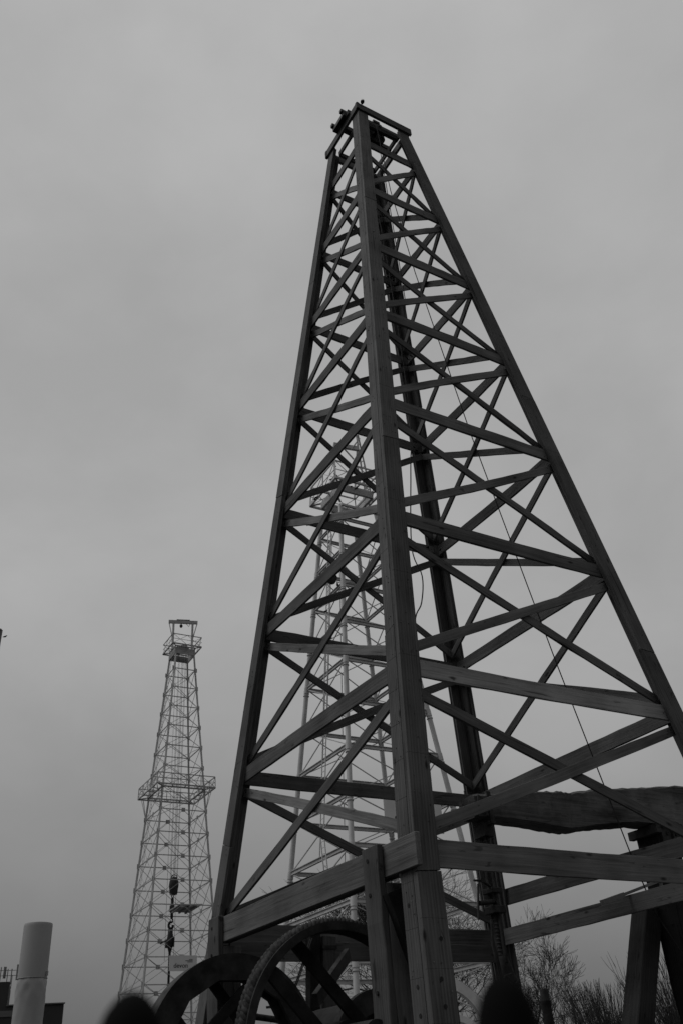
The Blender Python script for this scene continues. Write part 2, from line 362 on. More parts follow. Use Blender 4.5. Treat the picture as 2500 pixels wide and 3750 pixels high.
# crown beams on top, running over the left edge
for off, ln in ((.33, 0), (.78, 0)):
    e_mid = -.73+off
    p0 = UE(.95, e_mid-.30, 22.22); p1 = UE(-.85, e_mid-.30, 22.22)
cb = MB()
for nn in (.40, .0):                                        # beams parallel to the right-hand face
    cb = MB(); cb.beam(EN(-.85, nn, 22.14), EN(.70, nn, 22.14), .14, .16, tone=.75); cb.build('crown_beam', M['pine'], wdk, bevel=.005)
cb = MB(); cb.box(EN(-.84, .09, 22.15), .18, .54, .14, rad(45)); cb.build('bearing_block', M['iron'], wdk, bevel=.01)
for nn in (-.14, .31):
    cb = MB(); cb.box(EN(-.87, nn, 22.27), .22, .10, .11, rad(45)); cb.build('bearing_lug', M['iron'], wdk, bevel=.01)
sh = MB(); sh.ring(EN(.05, .22, 22.05), EN(0, 1, 0), .05, .27, .08, 28); sh.ring(EN(.05, .22, 22.05), EN(0, 1, 0), .25, .31, .12, 28); sh.cyl(EN(.05, -.1, 22.05), EN(.05, .55, 22.05), .05)
sh.build('crown_sheave', M['iron'], wdk)
for a_ in ((EN(0, .40, 22.27), .2, .18, .10, rad(45)),):
    cb = MB(); cb.box(*a_); cb.build('bearing_block', M['iron'], wdk, bevel=.01)
# bracket clusters where braces meet the far leg
for k in range(2, 8):
    mb = MB(); z = LV[k]
    for q in range(7):
        p = crn('D', z+rng.uniform(-.25, .1))+V((rng.uniform(-.22, .22), -.25-rng.uniform(0, .1), 0))
        mb.cyl(p, p+V((rng.uniform(-.03, .03), -.07, rng.uniform(-.05, .02))), .018, 6)
    mb.box(crn('D', z)+V((0, -.22, 0)), .2, .05, .3, 0); mb.build('leg_bracket', M['iron'], wdk)

# bird on the very top
def bird(loc, head, label, s=1.0, group='small birds perched on the pale steel derrick'):
    mb = MB(); c = V(loc); d = V((math.cos(head), math.sin(head), 0))
    b0 = c+V((0, 0, .055*s))
    mb.tube([b0-d*.12*s-V((0, 0, .05*s)), b0-d*.06*s-V((0, 0, .015*s)), b0, b0+d*.05*s+V((0, 0, .03*s)), b0+d*.075*s+V((0, 0, .07*s)), b0+d*.10*s+V((0, 0, .078*s)), b0+d*.13*s+V((0, 0, .07*s))],
            [.010*s, .032*s, .055*s, .045*s, .030*s, .026*s, .004*s], 8)
    side = V((-d.y, d.x, 0))
    for sgn in (-1, 1): mb.cyl(b0+side*.018*s*sgn-V((0, 0, .03*s)), c+side*.018*s*sgn, .004*s, 5)
    for sgn in (-1, 1): mb.tube([b0+d*.03*s+side*.045*s*sgn, b0-d*.05*s+side*.048*s*sgn-V((0, 0, .01*s)), b0-d*.14*s+side*.02*s*sgn-V((0, 0, .04*s))], [.015*s, .02*s, .004*s], 5)
    o = mb.build('bird', M['bird']); return tag(o, label, 'bird', group)
bird((.13, -1.045, 22.115), 1.9, 'small dark bird perched on the top corner of the wooden derrick', .75, None)

# ------------------------------------------------------------------ front posts, bull wheels
bw_ = thing('bull_wheel', 'big bull wheel with thick twisted rope around its rim under the header beam', 'wheel', UE(-1.4, -3.04, .08))
ax = UE(1, 0, 0)
c1 = UE(-1.52, -3.05, 1.96)
mb = MB(); mb.ring(c1, ax, 1.085, 1.175, .05, 72); mb.build('flange', M['iron'], bw_)
mb = MB(); mb.ring(c1+ax*.235, ax, 1.085, 1.175, .05, 72); mb.ring(c1+ax*.12, ax, 1.08, 1.125, .18, 72); mb.build('rim', M['blackwood'], bw_)
cy = V((0, 0, 1)); ce = EN(1, 0, 0)
def chords(par, c, rim, spec):
    for k, (deg, off) in enumerate(spec):
        t = rad(deg); nd = ce*math.cos(t)+cy*math.sin(t); td = cy*math.cos(t)-ce*math.sin(t); hl = math.sqrt(rim*rim-off*off)
        mb = MB(); cc_ = c+nd*off+ax*(.045 if k < 2 else .29); mb.beam(cc_-td*hl, cc_+td*hl, .05, .14, up=nd); mb.build('arm', M['blackwood'], par)
    mb = MB(); mb.cyl(c-ax*.08, c+ax*.45, .2, 20); mb.build('hub', M['blackwood'], par)
chords(bw_, c1, 1.08, [(45, -.13), (130, -.45), (225, -.40)])
mb = MB(); nst = 760; R0 = 1.165
for lane, (rr_, au) in enumerate(((R0, .065), (R0, .155))):
    for st in range(3):
        pts = []
        for i in range(nst):
            th = 2*math.pi*i/nst; ph = th*46+st*2*math.pi/3
            d = ce*math.cos(th)+cy*math.sin(th)
            pts.append(c1+ax*(au+.028*math.cos(ph))+d*(rr_+.028*math.sin(ph)))
        mb.tube(pts, .036, 6, closed=True)
mb.build('rope', M['rope'], bw_)
bw2 = thing('bull_wheel', 'smooth dark wooden bull wheel with wide rim in front of the left post', 'wheel', UE(1.5, -2.98, .08))
c2 = UE(1.50, -2.985, 1.985)
mb = MB(); nn = 12; vs, fs = [], []
def ring_poly(mb, c, ax, ri, ro, th, nseg):
    x, y = ce, cy; n = nseg*6; vs = []; fs = []
    for k in range(n):
        t = 2*math.pi*k/n; m = (t+math.pi/nseg) % (2*math.pi/nseg)-math.pi/nseg; d = x*math.cos(t)+y*math.sin(t)
        r_in = ri*math.cos(math.pi/nseg)/math.cos(m)
        vs += [c+d*r_in-ax*th/2, c+d*ro-ax*th/2, c+d*ro+ax*th/2, c+d*r_in+ax*th/2]
    for k in range(n):
        a, b = 4*k, 4*((k+1) % n)
        for q in range(4): fs.append([a+q, a+(q+1) % 4, b+(q+1) % 4, b+q])
    mb.add(vs, fs)
ring_poly(mb, c2, ax, .93, 1.19, .07, 12); mb.ring(c2, ax, 1.185, 1.232, .075, 84); mb.build('flange', M['iron'], bw2)
mb = MB(); ring_poly(mb, c2+ax*.34, ax, .95, 1.19, .07, 12); mb.ring(c2+ax*.18, ax, 1.14, 1.215, .29, 84); mb.build('rim', M['rusty'], bw2)
chords(bw2, c2, .98, [(132, .47), (42, -.30), (222, -.45)])
sf = MB(); sf.cyl(UE(-2.15, -3.04, 1.97), UE(2.25, -3.0, 1.97), .15, 20); tag(sf.build('wheel_shaft', M['oldwood']), 'thick round timber shaft joining the two bull wheels between the posts', 'shaft')
def front_post(u0, u1, label, seam):
    p = thing('timber_post', label, 'post', UE((u0+u1)/2, -2.8, .08))
    um = (u0+u1)/2; w = u1-u0
    mb = MB(); mb.beam(UE(um, -2.76, .08), UE(um, -2.76, 3.40), w, .29, up=EN(1, 0, 0), n=10, wob=.010, tone=1.5); mb.build('main_timber', M['postwood'], p, bevel=.012)
    mb = MB(); mb.beam(UE(um-.0, -2.945, .08), UE(um-.0, -2.945, 3.80), w*.98, .075, up=EN(1, 0, 0), n=14, wob=.009, tone=.95)
    for zz in (3.66, 3.3, 2.35): mb.cyl(UE(um+.05, -2.97, zz), UE(um+.05, -2.992, zz), .022, 8, tone=.3)
    mb.build('cleat', M['postwood'], p, bevel=.008)
    return p
front_post(-2.33, -1.99, 'thick weathered square timber post standing just left of the near derrick leg', 0)
front_post(2.09, 2.47, 'weathered timber post under the left end of the header beam', 0)
# slanted brace from the right post to the derrick leg, and rails between
mb = MB(); mb.beam(UE(-2.38, -2.86, 3.3), UE(-2.40, -2.25, 1.6), .12, .22, n=3); tag(mb.build('timber_brace', M['blackwood']), 'dark slanted timber brace between the square post and the near leg', 'brace')
# machinery behind the bull wheels
t3 = thing('hoist_post', 'grey inner timber post with an iron strap seen through the roped wheel', 'post', UE(2.6, -1.1, .08))
mb = MB(); mb.beam(UE(2.6, -1.05, .08), UE(2.6, -.90, 3.62), .22, .24, up=EN(1, 0, 0), n=6, wob=.005); mb.build('timber', M['postwood'], t3, bevel=.01)
mb = MB(); mb.beam(UE(2.55, -1.36, .08), UE(2.55, -1.16, 3.8), .16, .17, up=EN(1, 0, 0), n=3); mb.build('stay', M['blackwood'], t3)
mb = MB(); mb.box(UE(2.6, -.92, 3.45), .26, .26, .05, rad(45)); mb.cyl(UE(2.48, -.93, 3.0), UE(2.40, -.93, 3.0), .05, 10); mb.tube([UE(2.47, -.95, 2.1), UE(2.36, -1.0, 2.2), UE(2.3, -1.0, 2.0), UE(2.4, -.95, 1.9)], .05, 8, closed=True); mb.build('strap', M['iron'], t3)
en = thing('drilling_engine', 'black engine housing low behind the roped wheel beside the square post', 'engine', UE(0, -1.4, .08))
mb = MB(); mb.cyl(UE(.2, -1.6, 1.9), UE(1.6, -1.6, 1.9), .62, 26); mb.box(UE(.9, -1.6, .8), 1.6, 1.0, 1.4, rad(135)); mb.build('housing', M['iron'], en, bevel=.03)
mb = MB(); mb.ring(UE(.1, -1.6, 1.9), ax, .45, .72, .12, 36); mb.ring(UE(.1, -1.6, 1.9), ax, .0+.03, .14, .14, 16)
for k in range(5):
    t = 2*math.pi*k/5; d = ce*math.cos(t)+cy*math.sin(t); mb.beam(UE(.1, -1.6, 1.9), UE(.1, -1.6, 1.9)+d*.5, .06, .09, up=ax)
mb.build('flywheel', M['iron'], en)
mb = MB(); mb.beam(UE(-1.2, -3.22, 2.38), UE(-.4, -2.3, 2.95), .06, .14, up=cy, n=2); mb.build('lever', M['iron'], en)
mb = MB(); mb.cyl(UE(2.6, -2.7, 2.60), UE(2.6, -1.2, 2.40), .045, 10); tag(mb.build('pipe_rail', M['iron']), 'thin dark horizontal pipe behind the two wheels', 'pipe')
mb = MB(); pts = [UE(2.4, -1.3, 3.55), UE(2.3, -1.6, 3.0), UE(2.2, -1.9, 2.5), UE(2.2, -2.0, 2.1)]
mb.tube(pts, .012, 5); mb.tube([p+V((.03, 0, .01)) for p in pts], .010, 5); tag(mb.build('wire', M['iron']), 'thin twisted wire slanting down behind the roped wheel', 'wire')

# ------------------------------------------------------------------ walking beam, samson post, temper screw
wb = thing('walking_beam', 'huge rough hewn walking beam entering the derrick from the right', 'beam', EN(4.3, 0, 4.9))
prof = [(.22, 4.88, 5.22), (.8, 4.875, 5.29), (1.3, 4.86, 5.345), (1.73, 4.83, 5.40), (2.08, 4.81, 5.43), (2.3, 4.83, 5.43), (2.7, 4.90, 5.50), (3.1, 4.95, 5.57), (3.7, 5.02, 5.63), (4.3, 5.02, 5.70), (5.1, 5.02, 5.80), (6.2, 5.0, 5.80), (7.4, 4.98, 5.66), (8.2, 4.98, 5.5)]
pr2 = []
for (a, b) in zip(prof[:-1], prof[1:]):
    for i in range(5):
        s_ = i/5; pr2.append(tuple(a[q]+(b[q]-a[q])*s_ for q in range(3)))
pr2.append(prof[-1])
vs, fs, gc = [], [], []; mb = MB()
for i, (e, zb, zt) in enumerate(pr2):
    j = lambda s_: rng.uniform(-s_, s_)
    ringp = [(.20, zb+.03+j(.006)), (.20+j(.012), zb+(zt-zb)*.5), (.20+j(.006), zt-.04+j(.012)), (.14, zt+j(.012)), (-.14, zt+j(.01)), (-.2, zt-.04), (-.2, zb+.03), (-.13, zb+j(.008)), (.13, zb+j(.008))]
    for n_, z in ringp: vs.append(EN(e+j(.01), n_, z)); gc.append((e, n_, z))
m_ = 9
for i in range(len(pr2)-1):
    for k in range(m_): fs.append([i*m_+k, i*m_+(k+1) % m_, (i+1)*m_+(k+1) % m_, (i+1)*m_+k])
fs += [list(range(m_))[::-1], [(len(pr2)-1)*m_+k for k in range(m_)]]
mb.add(vs, fs, gc); mb.build('timber', M['beamwood'], wb)
mb = MB()
for q in range(7): mb.tube([EN(.30+.02*q, .215, 5.2-.01*q), EN(.24+.02*q, .235, 5.05), EN(.27+.02*q, .215, 4.88)], .013, 6)
mb.beam(EN(.50, .22, 4.82), EN(.50, .22, 5.27), .07, .02, up=EN(0, 1, 0)); mb.beam(EN(.50, -.22, 4.80), EN(.50, .24, 4.80), .08, .03); mb.build('iron_strap', M['rusty'], wb)
sp = thing('samson_post', 'dark massive upright post under the walking beam with a bolted iron bearing', 'post', EN(4.3, 0, .08))
mb = MB(); mb.beam(EN(4.31, 0, .08), EN(4.29, 0, 4.93), .50, .48, up=EN(1, 0, 0), n=10, wob=.012, tone=.55)
mb.beam(EN(4.02, .05, .08), EN(4.20, .02, 3.5), .34, .3, up=EN(1, 0, 0), n=6, wob=.01, tone=.5); mb.build('main_timber', M['oldwood'], sp, bevel=.015)
mb = MB(); mb.beam(EN(2.35, -.42, .08), EN(4.05, -.33, 3.85), .34, .36, up=EN(0, 1, 0), n=6, wob=.006); mb.build('stay', M['oldwood'], sp, bevel=.012)
mb = MB(); mb.beam(EN(4.35, .55, 4.45), EN(6.3, .6, 5.0), .2, .22, n=2); mb.build('side_arm', M['oldwood'], sp)
mb = MB(); mb.box(EN(4.33, .275, 4.80), .46, .05, .46, rad(45)); mb.box(EN(4.33, .31, 5.0), .5, .12, .05, rad(45)); mb.box(EN(4.33, .31, 4.59), .5, .1, .04, rad(45))
mb.box(EN(4.33, .32, 4.8), .03, .08, .4, rad(45))
for dx in (-.15, .15):
    for dz in (-.1, .12): mb.ring(EN(4.33+dx*.7, .315, 4.74+dz), EN(0, 1, 0), .012, .032, .03, 10)
mb.box(EN(4.02, 0, 4.93), .12, .66, .14, rad(45)); mb.tube([EN(4.0, .3, 4.93), EN(4.1, .34, 5.02), EN(4.3, .34, 5.06), EN(4.5, .34, 5.02)], .035, 6); mb.build('bearing', M['rusty'], sp, bevel=.006)
mb = MB(); mb.beam(EN(2.42, .6, 3.74), EN(3.41, .6, 4.01), .05, .04); mb.beam(EN(2.05, .6, 3.645), EN(2.52, .6, 3.765), .08, .07); mb.box(EN(3.42, .6, 3.9), .05, .05, .25); mb.beam(EN(3.42, .6, 3.85), EN(4.1, .2, 3.85), .05, .05); mb.build('bracket_arm', M['dsteel'], sp)
ts = thing('temper_screw', 'dark iron temper screw and clamp hanging from the walking beam end', 'drilling tool', EN(.48, 0, 4.8))
mb = MB(); sc0 = V(EN(.48, 0, 0))
for s_ in (-.075, .075): mb.beam(EN(.48, s_, 4.85), EN(.48, s_, 2.9), .035, .06, up=EN(0, 1, 0))
mb.box(EN(.48, 0, 4.72), .18, .26, .2, rad(45)); mb.box(EN(.48, 0, 3.86), .2, .24, .07, rad(45)); mb.box(EN(.48, 0, 3.60), .2, .26, .10, rad(45)); mb.build('frame', M['iron'], ts, bevel=.006)
mb = MB(); pts = []
for i in range(260): a = i*.75; pts.append(sc0+V((.042*math.cos(a), .042*math.sin(a), 3.6-i*.006)))
mb.cyl(sc0+V((0, 0, 3.7)), sc0+V((0, 0, 1.6)), .04, 10); mb.tube(pts, .011, 4); mb.build('screw', M['iron'], ts)
mb = MB(); mb.cyl(EN(.5, .02, 3.72), EN(.10, .14, 3.66), .035, 10); mb.cyl(EN(.15, .10, 3.93), EN(.02, .16, 3.44), .016, 8); mb.cyl(EN(.45, .03, 3.90), EN(.24, .1, 3.98), .02, 8); mb.cyl(EN(.06, .13, 3.97), EN(.22, .09, 3.98), .016, 8); mb.box(EN(.25, .1, 3.98), .06, .07, .06); mb.build('clamp_handle', M['iron'], ts)
mb = MB(); mb.tube([EN(.5, 0, 3.0), EN(.5, .02, 2.7), EN(.5, 0, 2.5), EN(.52, 0, 2.2), EN(.52, 0, 1.2)], [.06, .13, .16, .12, .10], 12); mb.tube([EN(.3, .05, 3.2), EN(.32, .08, 2.9), EN(.38, .06, 2.5), EN(.42, 0, 2.3)], .03, 8)
for q in range(5): mb.tube([EN(.38+.03*q, .12, 2.75-.05*q), EN(.5, .18, 2.62-.06*q), EN(.62, .12, 2.68-.05*q)], .018, 6)
mb.build('rope_socket', M['iron'], ts)
mb = MB(); mb.tube([EN(.3, .1, 3.45), EN(.22, .15, 3.1), EN(.26, .16, 2.75), EN(.34, .12, 2.5)], .02, 6); mb.tube([EN(.45, .2, 2.75), EN(.28, .25, 2.72), EN(.06, .3, 2.5), EN(-.08, .32, 2.1), EN(-.08, .3, 1.6)], .012, 6); mb.build('hose', M['iron'], ts)

# cables inside the derrick
def smooth(P, m=6):
    P = [V(p) for p in P]; Q = [P[0]*2-P[1]]+P+[P[-1]*2-P[-2]]; o_ = []
    for i in range(1, len(Q)-2):
        a, b, c, d = Q[i-1:i+3]
        for k in range(m): t = k/m; o_.append(.5*((2*b)+(c-a)*t+(2*a-5*b+4*c-d)*t*t+(3*b-a-3*c+d)*t**3))
    return o_+[P[-1]]
mb = MB(); mb.tube(smooth([(-.05, -.1, 22.0), (.10, -.05, 17.0), (.13, 0, 12.95), (.0, 0, 11.5), (-.17, 0, 9.78), (-.05, 0, 9.12), (-.12, 0, 8.6), (-.28, 0, 8.2), (-.30, 0, 6.85), (-.36, 0, 5.1), (-.52, 0, 4.2), (-.74, 0, 3.2), (-1.0, 0, 1.5)]), .012, 6)
tag(mb.build('drilling_cable', M['iron']), 'slack dark cable hanging down the middle of the wooden derrick', 'cable')
mb = MB(); mb.tube([(.28, .1, 21.95), (.32, .1, 19.5), (.36, .1, 16.2), (.30, .1, 15.4)], .010, 6); tag(mb.build('crown_cable', M['iron']), 'short loose cable hanging below the crown sheave', 'cable')
P0 = [EN(-.25, .75, 21.6), EN(-.18, .85, 18.9), EN(.12, .9, 16.2), EN(.869, .9, 11.985), EN(1.847, .9, 7.376), EN(2.557, .9, 4.337), EN(2.796, .9, 3.479), EN(3.167, .9, 2.897), EN(3.9, .9, 1.4)]
mb = MB(); mb.tube(P0, .0105, 6); tag(mb.build('sand_line', M['iron']), 'thin taut cable slanting from the crown down to the lower right', 'cable')

# ------------------------------------------------------------------ steel derricks
def corner_fn(cx, cy, ang, R):
    def f(i, z): a = ang+(i % 4)*math.pi/2; r = R(z); return V((cx+r*math.cos(a), cy+r*math.sin(a), z))
    return f
def platform(par, F, R, cx, cy, ang, zf, rf, zr, rrail, rin, nameprefix, mat, leg=.05, posts=3, deck=False):
    f1 = corner_fn(cx, cy, ang, lambda z: rf); f2 = corner_fn(cx, cy, ang, lambda z: rrail); f3 = corner_fn(cx, cy, ang, lambda z: rin)
    mb = MB()
    for i in range(4):
        mb.beam(f1(i, zf), f1(i+1, zf), leg*1.7, leg*1.9)
        mb.beam(f3(i, zf), f3(i+1, zf), leg*1.6, leg*1.8)
        for q in range(posts+1):
            t = q/posts; mb.beam(f1(i, zf).lerp(f1(i+1, zf), t), f3(i, zf).lerp(f3(i+1, zf), t), leg*1.2, leg*1.2)
    plat_ = mb.build(nameprefix, mat, par)
    mb = MB()
    for i in range(4):
        mb.beam(f2(i, zr), f2(i+1, zr), leg*1.1, leg*1.1)
        a0, a1, b0, b1 = f1(i, zf), f1(i+1, zf), f2(i, zr), f2(i+1, zr)
        mb.beam(a0.lerp(b0, .5), a1.lerp(b1, .5), leg*.55, leg*.55)
        for q in range(posts):
            t0, t1 = q/posts, (q+1)/posts
            mb.beam(a0.lerp(a1, t0), b0.lerp(b1, t0), leg*.9, leg*.9)
            mb.beam(a0.lerp(a1, t0), b0.lerp(b1, t1), leg*.5, leg*.5); mb.beam(a0.lerp(a1, t1), b0.lerp(b1, t0), leg*.5, leg*.5)
    mb.build('railing', mat, plat_)
def steel(name, label, cx, cy, ang, z0, dz, R0, dR, mat, legw, girtw, brw, tubeleg, diamond_from, nlev):
    R = lambda z: R0+dR*(z0-z)/dz
    F = corner_fn(cx, cy, ang, R)
    o = thing(name, label, 'derrick', (cx, cy, 0), 'steel derricks standing behind the wooden one')
    zs = [z0-dz*k for k in range(nlev+1)]
    for i in range(4):
        mb = MB()
        if tubeleg:
            mb.tube([F(i, zs[0]+1.2), F(i, 0)], legw, 14)
            for z in zs:
                p = F(i, z); d = (F(i, z-1)-p).normalized(); mb.cyl(p-d*.12, p+d*.30, legw*1.16, 14); mb.cyl(p+d*.42, p+d*.46, legw*1.28, 14)
        else:
            mb.beam(F(i, zs[0]+2.6), F(i, 0), legw, legw, up=(1, 0, 0))
            for k, z in enumerate(zs):
                gsz = .28 if k else .4; p = F(i, z); e1 = (F(i+1, z)-p).normalized(); e2 = (F(i-1, z)-p).normalized()
                for e_ in (e1, e2): mb.beam(p+e_*(-.05)+V((0, 0, .26)), p+e_*(-.05)+V((0, 0, -.26)), .03, gsz, up=e_)
        mb.build('leg', mat, o)
    for k, z in enumerate(zs):
        for i in range(4):
            mb = MB(); a, b = F(i, z), F(i+1, z)
            if tubeleg:
                mb.beam(a+V((0, 0, .10)), b+V((0, 0, .10)), girtw*1.15, .03); mb.beam(a-V((0, 0, .10)), b-V((0, 0, .10)), girtw*1.15, .03); mb.beam(a, b, .03, .17)
            else: mb.beam(a, b, girtw, girtw)
            mb.build('girt', mat, o)
    for k in range(nlev):
        for i in range(4):
            mb = MB(); a0, a1, b0, b1 = F(i, zs[k]), F(i+1, zs[k]), F(i, zs[k+1]), F(i+1, zs[k+1])
            if k < diamond_from: mb.beam(a0, b1, brw, brw); mb.beam(a1, b0, brw, brw)
            else:
                ma, mbb = (a0+a1)/2, (b0+b1)/2
                for p, q in ((a0, mbb), (a1, mbb), (ma, b0), (ma, b1)): mb.beam(p, q, brw, brw)
                e_ = (a1-a0).normalized(); mb.beam(ma+V((0, 0, .22)), ma-V((0, 0, .22)), .03, .42, up=e_)
            if tubeleg and i in (2, 3, 1):
                c = (a0+a1+b0+b1)/4; mb.beam(c, (b0+b1)/2, brw*.9, brw*.9)
            mb.build('cross_brace', mat, o)
    return o, R, F, zs
def lettering(text, loc, xdir, size, mat, name='lettering', parent=None, ext=.01):
    cu = bpy.data.curves.new(name, 'FONT'); cu.body = text; cu.size = size; cu.extrude = ext; cu.offset = size*.006; cu.space_character = 1.02
    o = bpy.data.objects.new(name, cu); COL.objects.link(o)
    bpy.context.view_layer.update()
    dg = bpy.context.evaluated_depsgraph_get(); me = bpy.data.meshes.new_from_object(o.evaluated_get(dg)); bpy.data.objects.remove(o)
    x = V(xdir).normalized(); nrm = x.cross(V((0, 0, 1))).normalized(); z = V((0, 0, 1))
    mat4 = Matrix.Identity(4)
    for i, a in enumerate((x, z, nrm)):
        for j in range(3): mat4[j][i] = a[j]
    mat4.translation = V(loc)-V(parent['_org'])
    me.transform(mat4); me.materials.clear(); me.materials.append(mat)
    ob = bpy.data.objects.new(name, me); COL.objects.link(ob)
    if parent: ob.parent = parent
    return ob
def sign(cx, cy, ang, R, u0, u1, z0, z1, label, thick=.05):
    nrm = V((math.cos(ang+math.pi/4), math.sin(ang+math.pi/4), 0)); t = V((-nrm.y, nrm.x, 0))
    d = R((z0+z1)/2-(z1-z0)*.6)*S2+.12
    c = V((cx, cy, 0))+nrm*d
    o = thing('sign', label, 'sign', c+t*(u0+u1)/2+V((0, 0, z0)), 'white signs hung on the steel derricks')
    mb = MB(); mb.beam(c+t*u0+V((0, 0, (z0+z1)/2)), c+t*u1+V((0, 0, (z0+z1)/2)), thick, z1-z0); pn = mb.build('panel', M['white'], o)
    H = z1-z0; W = u1-u0
    lettering('devon', c+t*(u0+W*.155)+V((0, 0, z0+H*.215))+nrm*(thick/2+.006), t, H*.43, M['letter'], parent=pn)
    mb = MB()
    for (a, b, zz) in ((.71, .84, .745), (.58, .84, .665), (.65, .84, .585)):
        p = c+nrm*(thick/2+.01); mb.beam(p+t*(u0+W*a)+V((0, 0, z0+H*zz)), p+t*(u0+W*b)+V((0, 0, z0+H*zz)), .012, H*.036)
    mb.build('logo_bars', M['letter'], pn)
    return o
LC = (-40.840, 78.765); LA = -1.5953
lo, RL, FL, zl = steel('steel_derrick', 'distant lattice steel derrick with two railed platforms left of the wooden derrick', *LC, LA, 45.5726, 2.44, 1.851758, .2555376, M['silver'], .165, .088, .042, False, 7, 18)
platform(lo, FL, RL, *LC, LA, 48.56, 2.6, 49.82, 2.6, 1.75, 'crown_platform', M['silver'], .075, 2)
platform(lo, FL, RL, *LC, LA, 30.96, 4.76, 32.16, 4.72, 3.5, 'gallery_platform', M['silver'], .075, 4)
fg = corner_fn(*LC, LA, lambda z: 4.5)
for i in range(4):
    a, b = fg(i, 30.96), fg(i+1, 30.96); c_, d_ = FL(i, 28.5), FL(i+1, 28.5)
    for t_ in (.06, .94):
        mb = MB(); mb.beam(a.lerp(b, t_), c_.lerp(d_, 0 if t_ < .5 else 1), .06, .06); mb.build('gallery_stay', M['silver'], lo)
fc = corner_fn(*LC, LA, lambda z: 1.72)
mb = MB()
for i in range(4): mb.beam(fc(i, 47.95), fc(i+1, 47.95), .10, .8)
mb.build('crown_girder', M['silver'], lo)
mb = MB(); cc = V((LC[0], LC[1], 48.5))
for q in (-.5, -.25, 0, .25, .5): mb.ring(cc+V((q, 0, .25)), (1, 0, 0), .05, .55, .12, 20)
mb.box(cc+V((0, 0, .05)), 1.7, .8, .3); mb.cyl(cc+V((-.9, 0, .25)), cc+V((.9, 0, .25)), .09, 10); mb.build('crown_block', M['dsteel'], lo)
fq = corner_fn(*LC, LA, lambda z: 1.45)
mb = MB()
def Lp(i0, i1, s_, z, R_): f_ = corner_fn(*LC, LA, lambda z_: R_); return f_(i0, z).lerp(f_(i1, z), s_)
ga0, ga1 = V((-41.62, 77.9, 48.3)), V((-39.62, 79.4, 48.3))
ga0 = V((LC[0]-1.05, LC[1]-.55, 48.3)); ga1 = V((LC[0]+1.05, LC[1]+.55, 48.3)); up_ = V((0, 0, 4.1))
for p in (ga0, ga1): mb.beam(p, p+up_, .2, .2, up=(1, 0, 0)); mb.beam(p+V((0, 0, 1.6)), p+up_+(p-(ga0+ga1)/2)*.48, .08, .08, up=(1, 0, 0))
mid_ = (ga0+ga1)/2; dd_ = (ga1-ga0)
mb.beam(mid_-dd_*.76+up_+V((0, 0, .1)), mid_+dd_*.76+up_+V((0, 0, .1)), .2, .42); mb.build('gin_pole', M['silver'], lo)
mb = MB(); mb.ball(mid_+up_-dd_*.1-V((0, 0, .45)), .2, .2, .25); mb.cyl(mid_+up_-dd_*.1-V((0, 0, .3)), mid_+up_-dd_*.1, .03, 6); mb.tube([mid_+dd_*.12+up_, mid_+dd_*.3+up_-V((0, 0, .5)), mid_+dd_*.42+up_+V((0, 0, .2))], .04, 5); mb.beam(mid_-dd_*.35+up_+V((0, 0, .38)), mid_+dd_*.35+up_+V((0, 0, .38)), .14, .12); mb.build('hoist_block', M['iron'], lo)
def ladder(par, p0, p1, side, w, r, step, mat):
    mb = MB(); p0, p1, side = V(p0), V(p1), V(side).normalized()
    for s_ in (-.5, .5): mb.beam(p0+side*w*s_, p1+side*w*s_, r, r, up=side)
    n = int((p1-p0).length/step)
    for i in range(1, n): c = p0.lerp(p1, i/n); mb.beam(c-side*w/2, c+side*w/2, r*.5, r*.5)
    mb.build('ladder', mat, par)
lf = lambda z, s_: FL(3, z).lerp(FL(0, z), s_)
ladder(lo, lf(48, .25), lf(1, .25), FL(0, 20)-FL(3, 20), .5, .035, .4, M['silver'])
# racked platform board and guy lines inside the left derrick
mb = MB(); b4 = [V((-40.4, 77.0, 18.35)), V((-38.9, 76.4, 18.75)), V((-37.1, 78.2, 18.85)), V((-39.2, 79.6, 18.45))]
mb.hexa([p for p in b4]+[p+V((0, 0, .08)) for p in b4])
for s_ in (.2, .5, .8): mb.beam(b4[0].lerp(b4[3], s_)-V((0, 0, .08)), b4[1].lerp(b4[2], s_)-V((0, 0, .08)), .14, .14)
tag(mb.build('work_board', M['silver2']), 'slanted flat board fixed inside the left steel derrick beside the hanging block', 'board')
tb = thing('travelling_block', 'black travelling block with hook and swivel hanging on lines in the left derrick', 'hoisting block', (LC[0], LC[1], 22.1))
X0, Y0 = LC
mb = MB()
for q, dx in enumerate((-.55, -.42, -.12, .02, .12, .48, -.9, .35)):
    zb_ = 21.6 if q < 6 else 14.0
    mb.beam((X0+dx*1.0+.12, Y0, 48.2), (X0+dx*.8+.14, Y0, zb_), .028, .028, up=(1, 0, 0))
mb.build('drilling_line', M['dsteel'], tb)
mb = MB(); c = V((X0+.14, Y0, 0))
vs = [c+V(p) for p in ()]
mb.tube([c+V((0, 0, 22.0)), c+V((0, 0, 21.6)), c+V((0, 0, 21.2)), c+V((0, 0, 20.8)), c+V((0, 0, 20.3))], [.30, .48, .53, .47, .40], 14)
mb.tube([c+V((.36*math.cos(a), 0, 21.92+.36*math.sin(a))) for a in [math.pi*i/8 for i in range(9)]], .05, 6); mb.build('sheave_case', M['iron'], tb)
c = V((X0+.05, Y0, 0))
mb = MB(); mb.tube([c+V((-.2, 0, 20.4)), c+V((-.05, 0, 19.95))], .05, 6); mb.tube([c+V((.25, 0, 20.4)), c+V((.05, 0, 19.95))], .05, 6)
mb.tube([c+V((0, 0, z)) for z in (20.0, 19.8, 19.3, 19.2, 18.9, 18.6, 18.5, 18.1, 17.9)], [.12, .16, .14, .26, .27, .25, .15, .15, .12], 12)
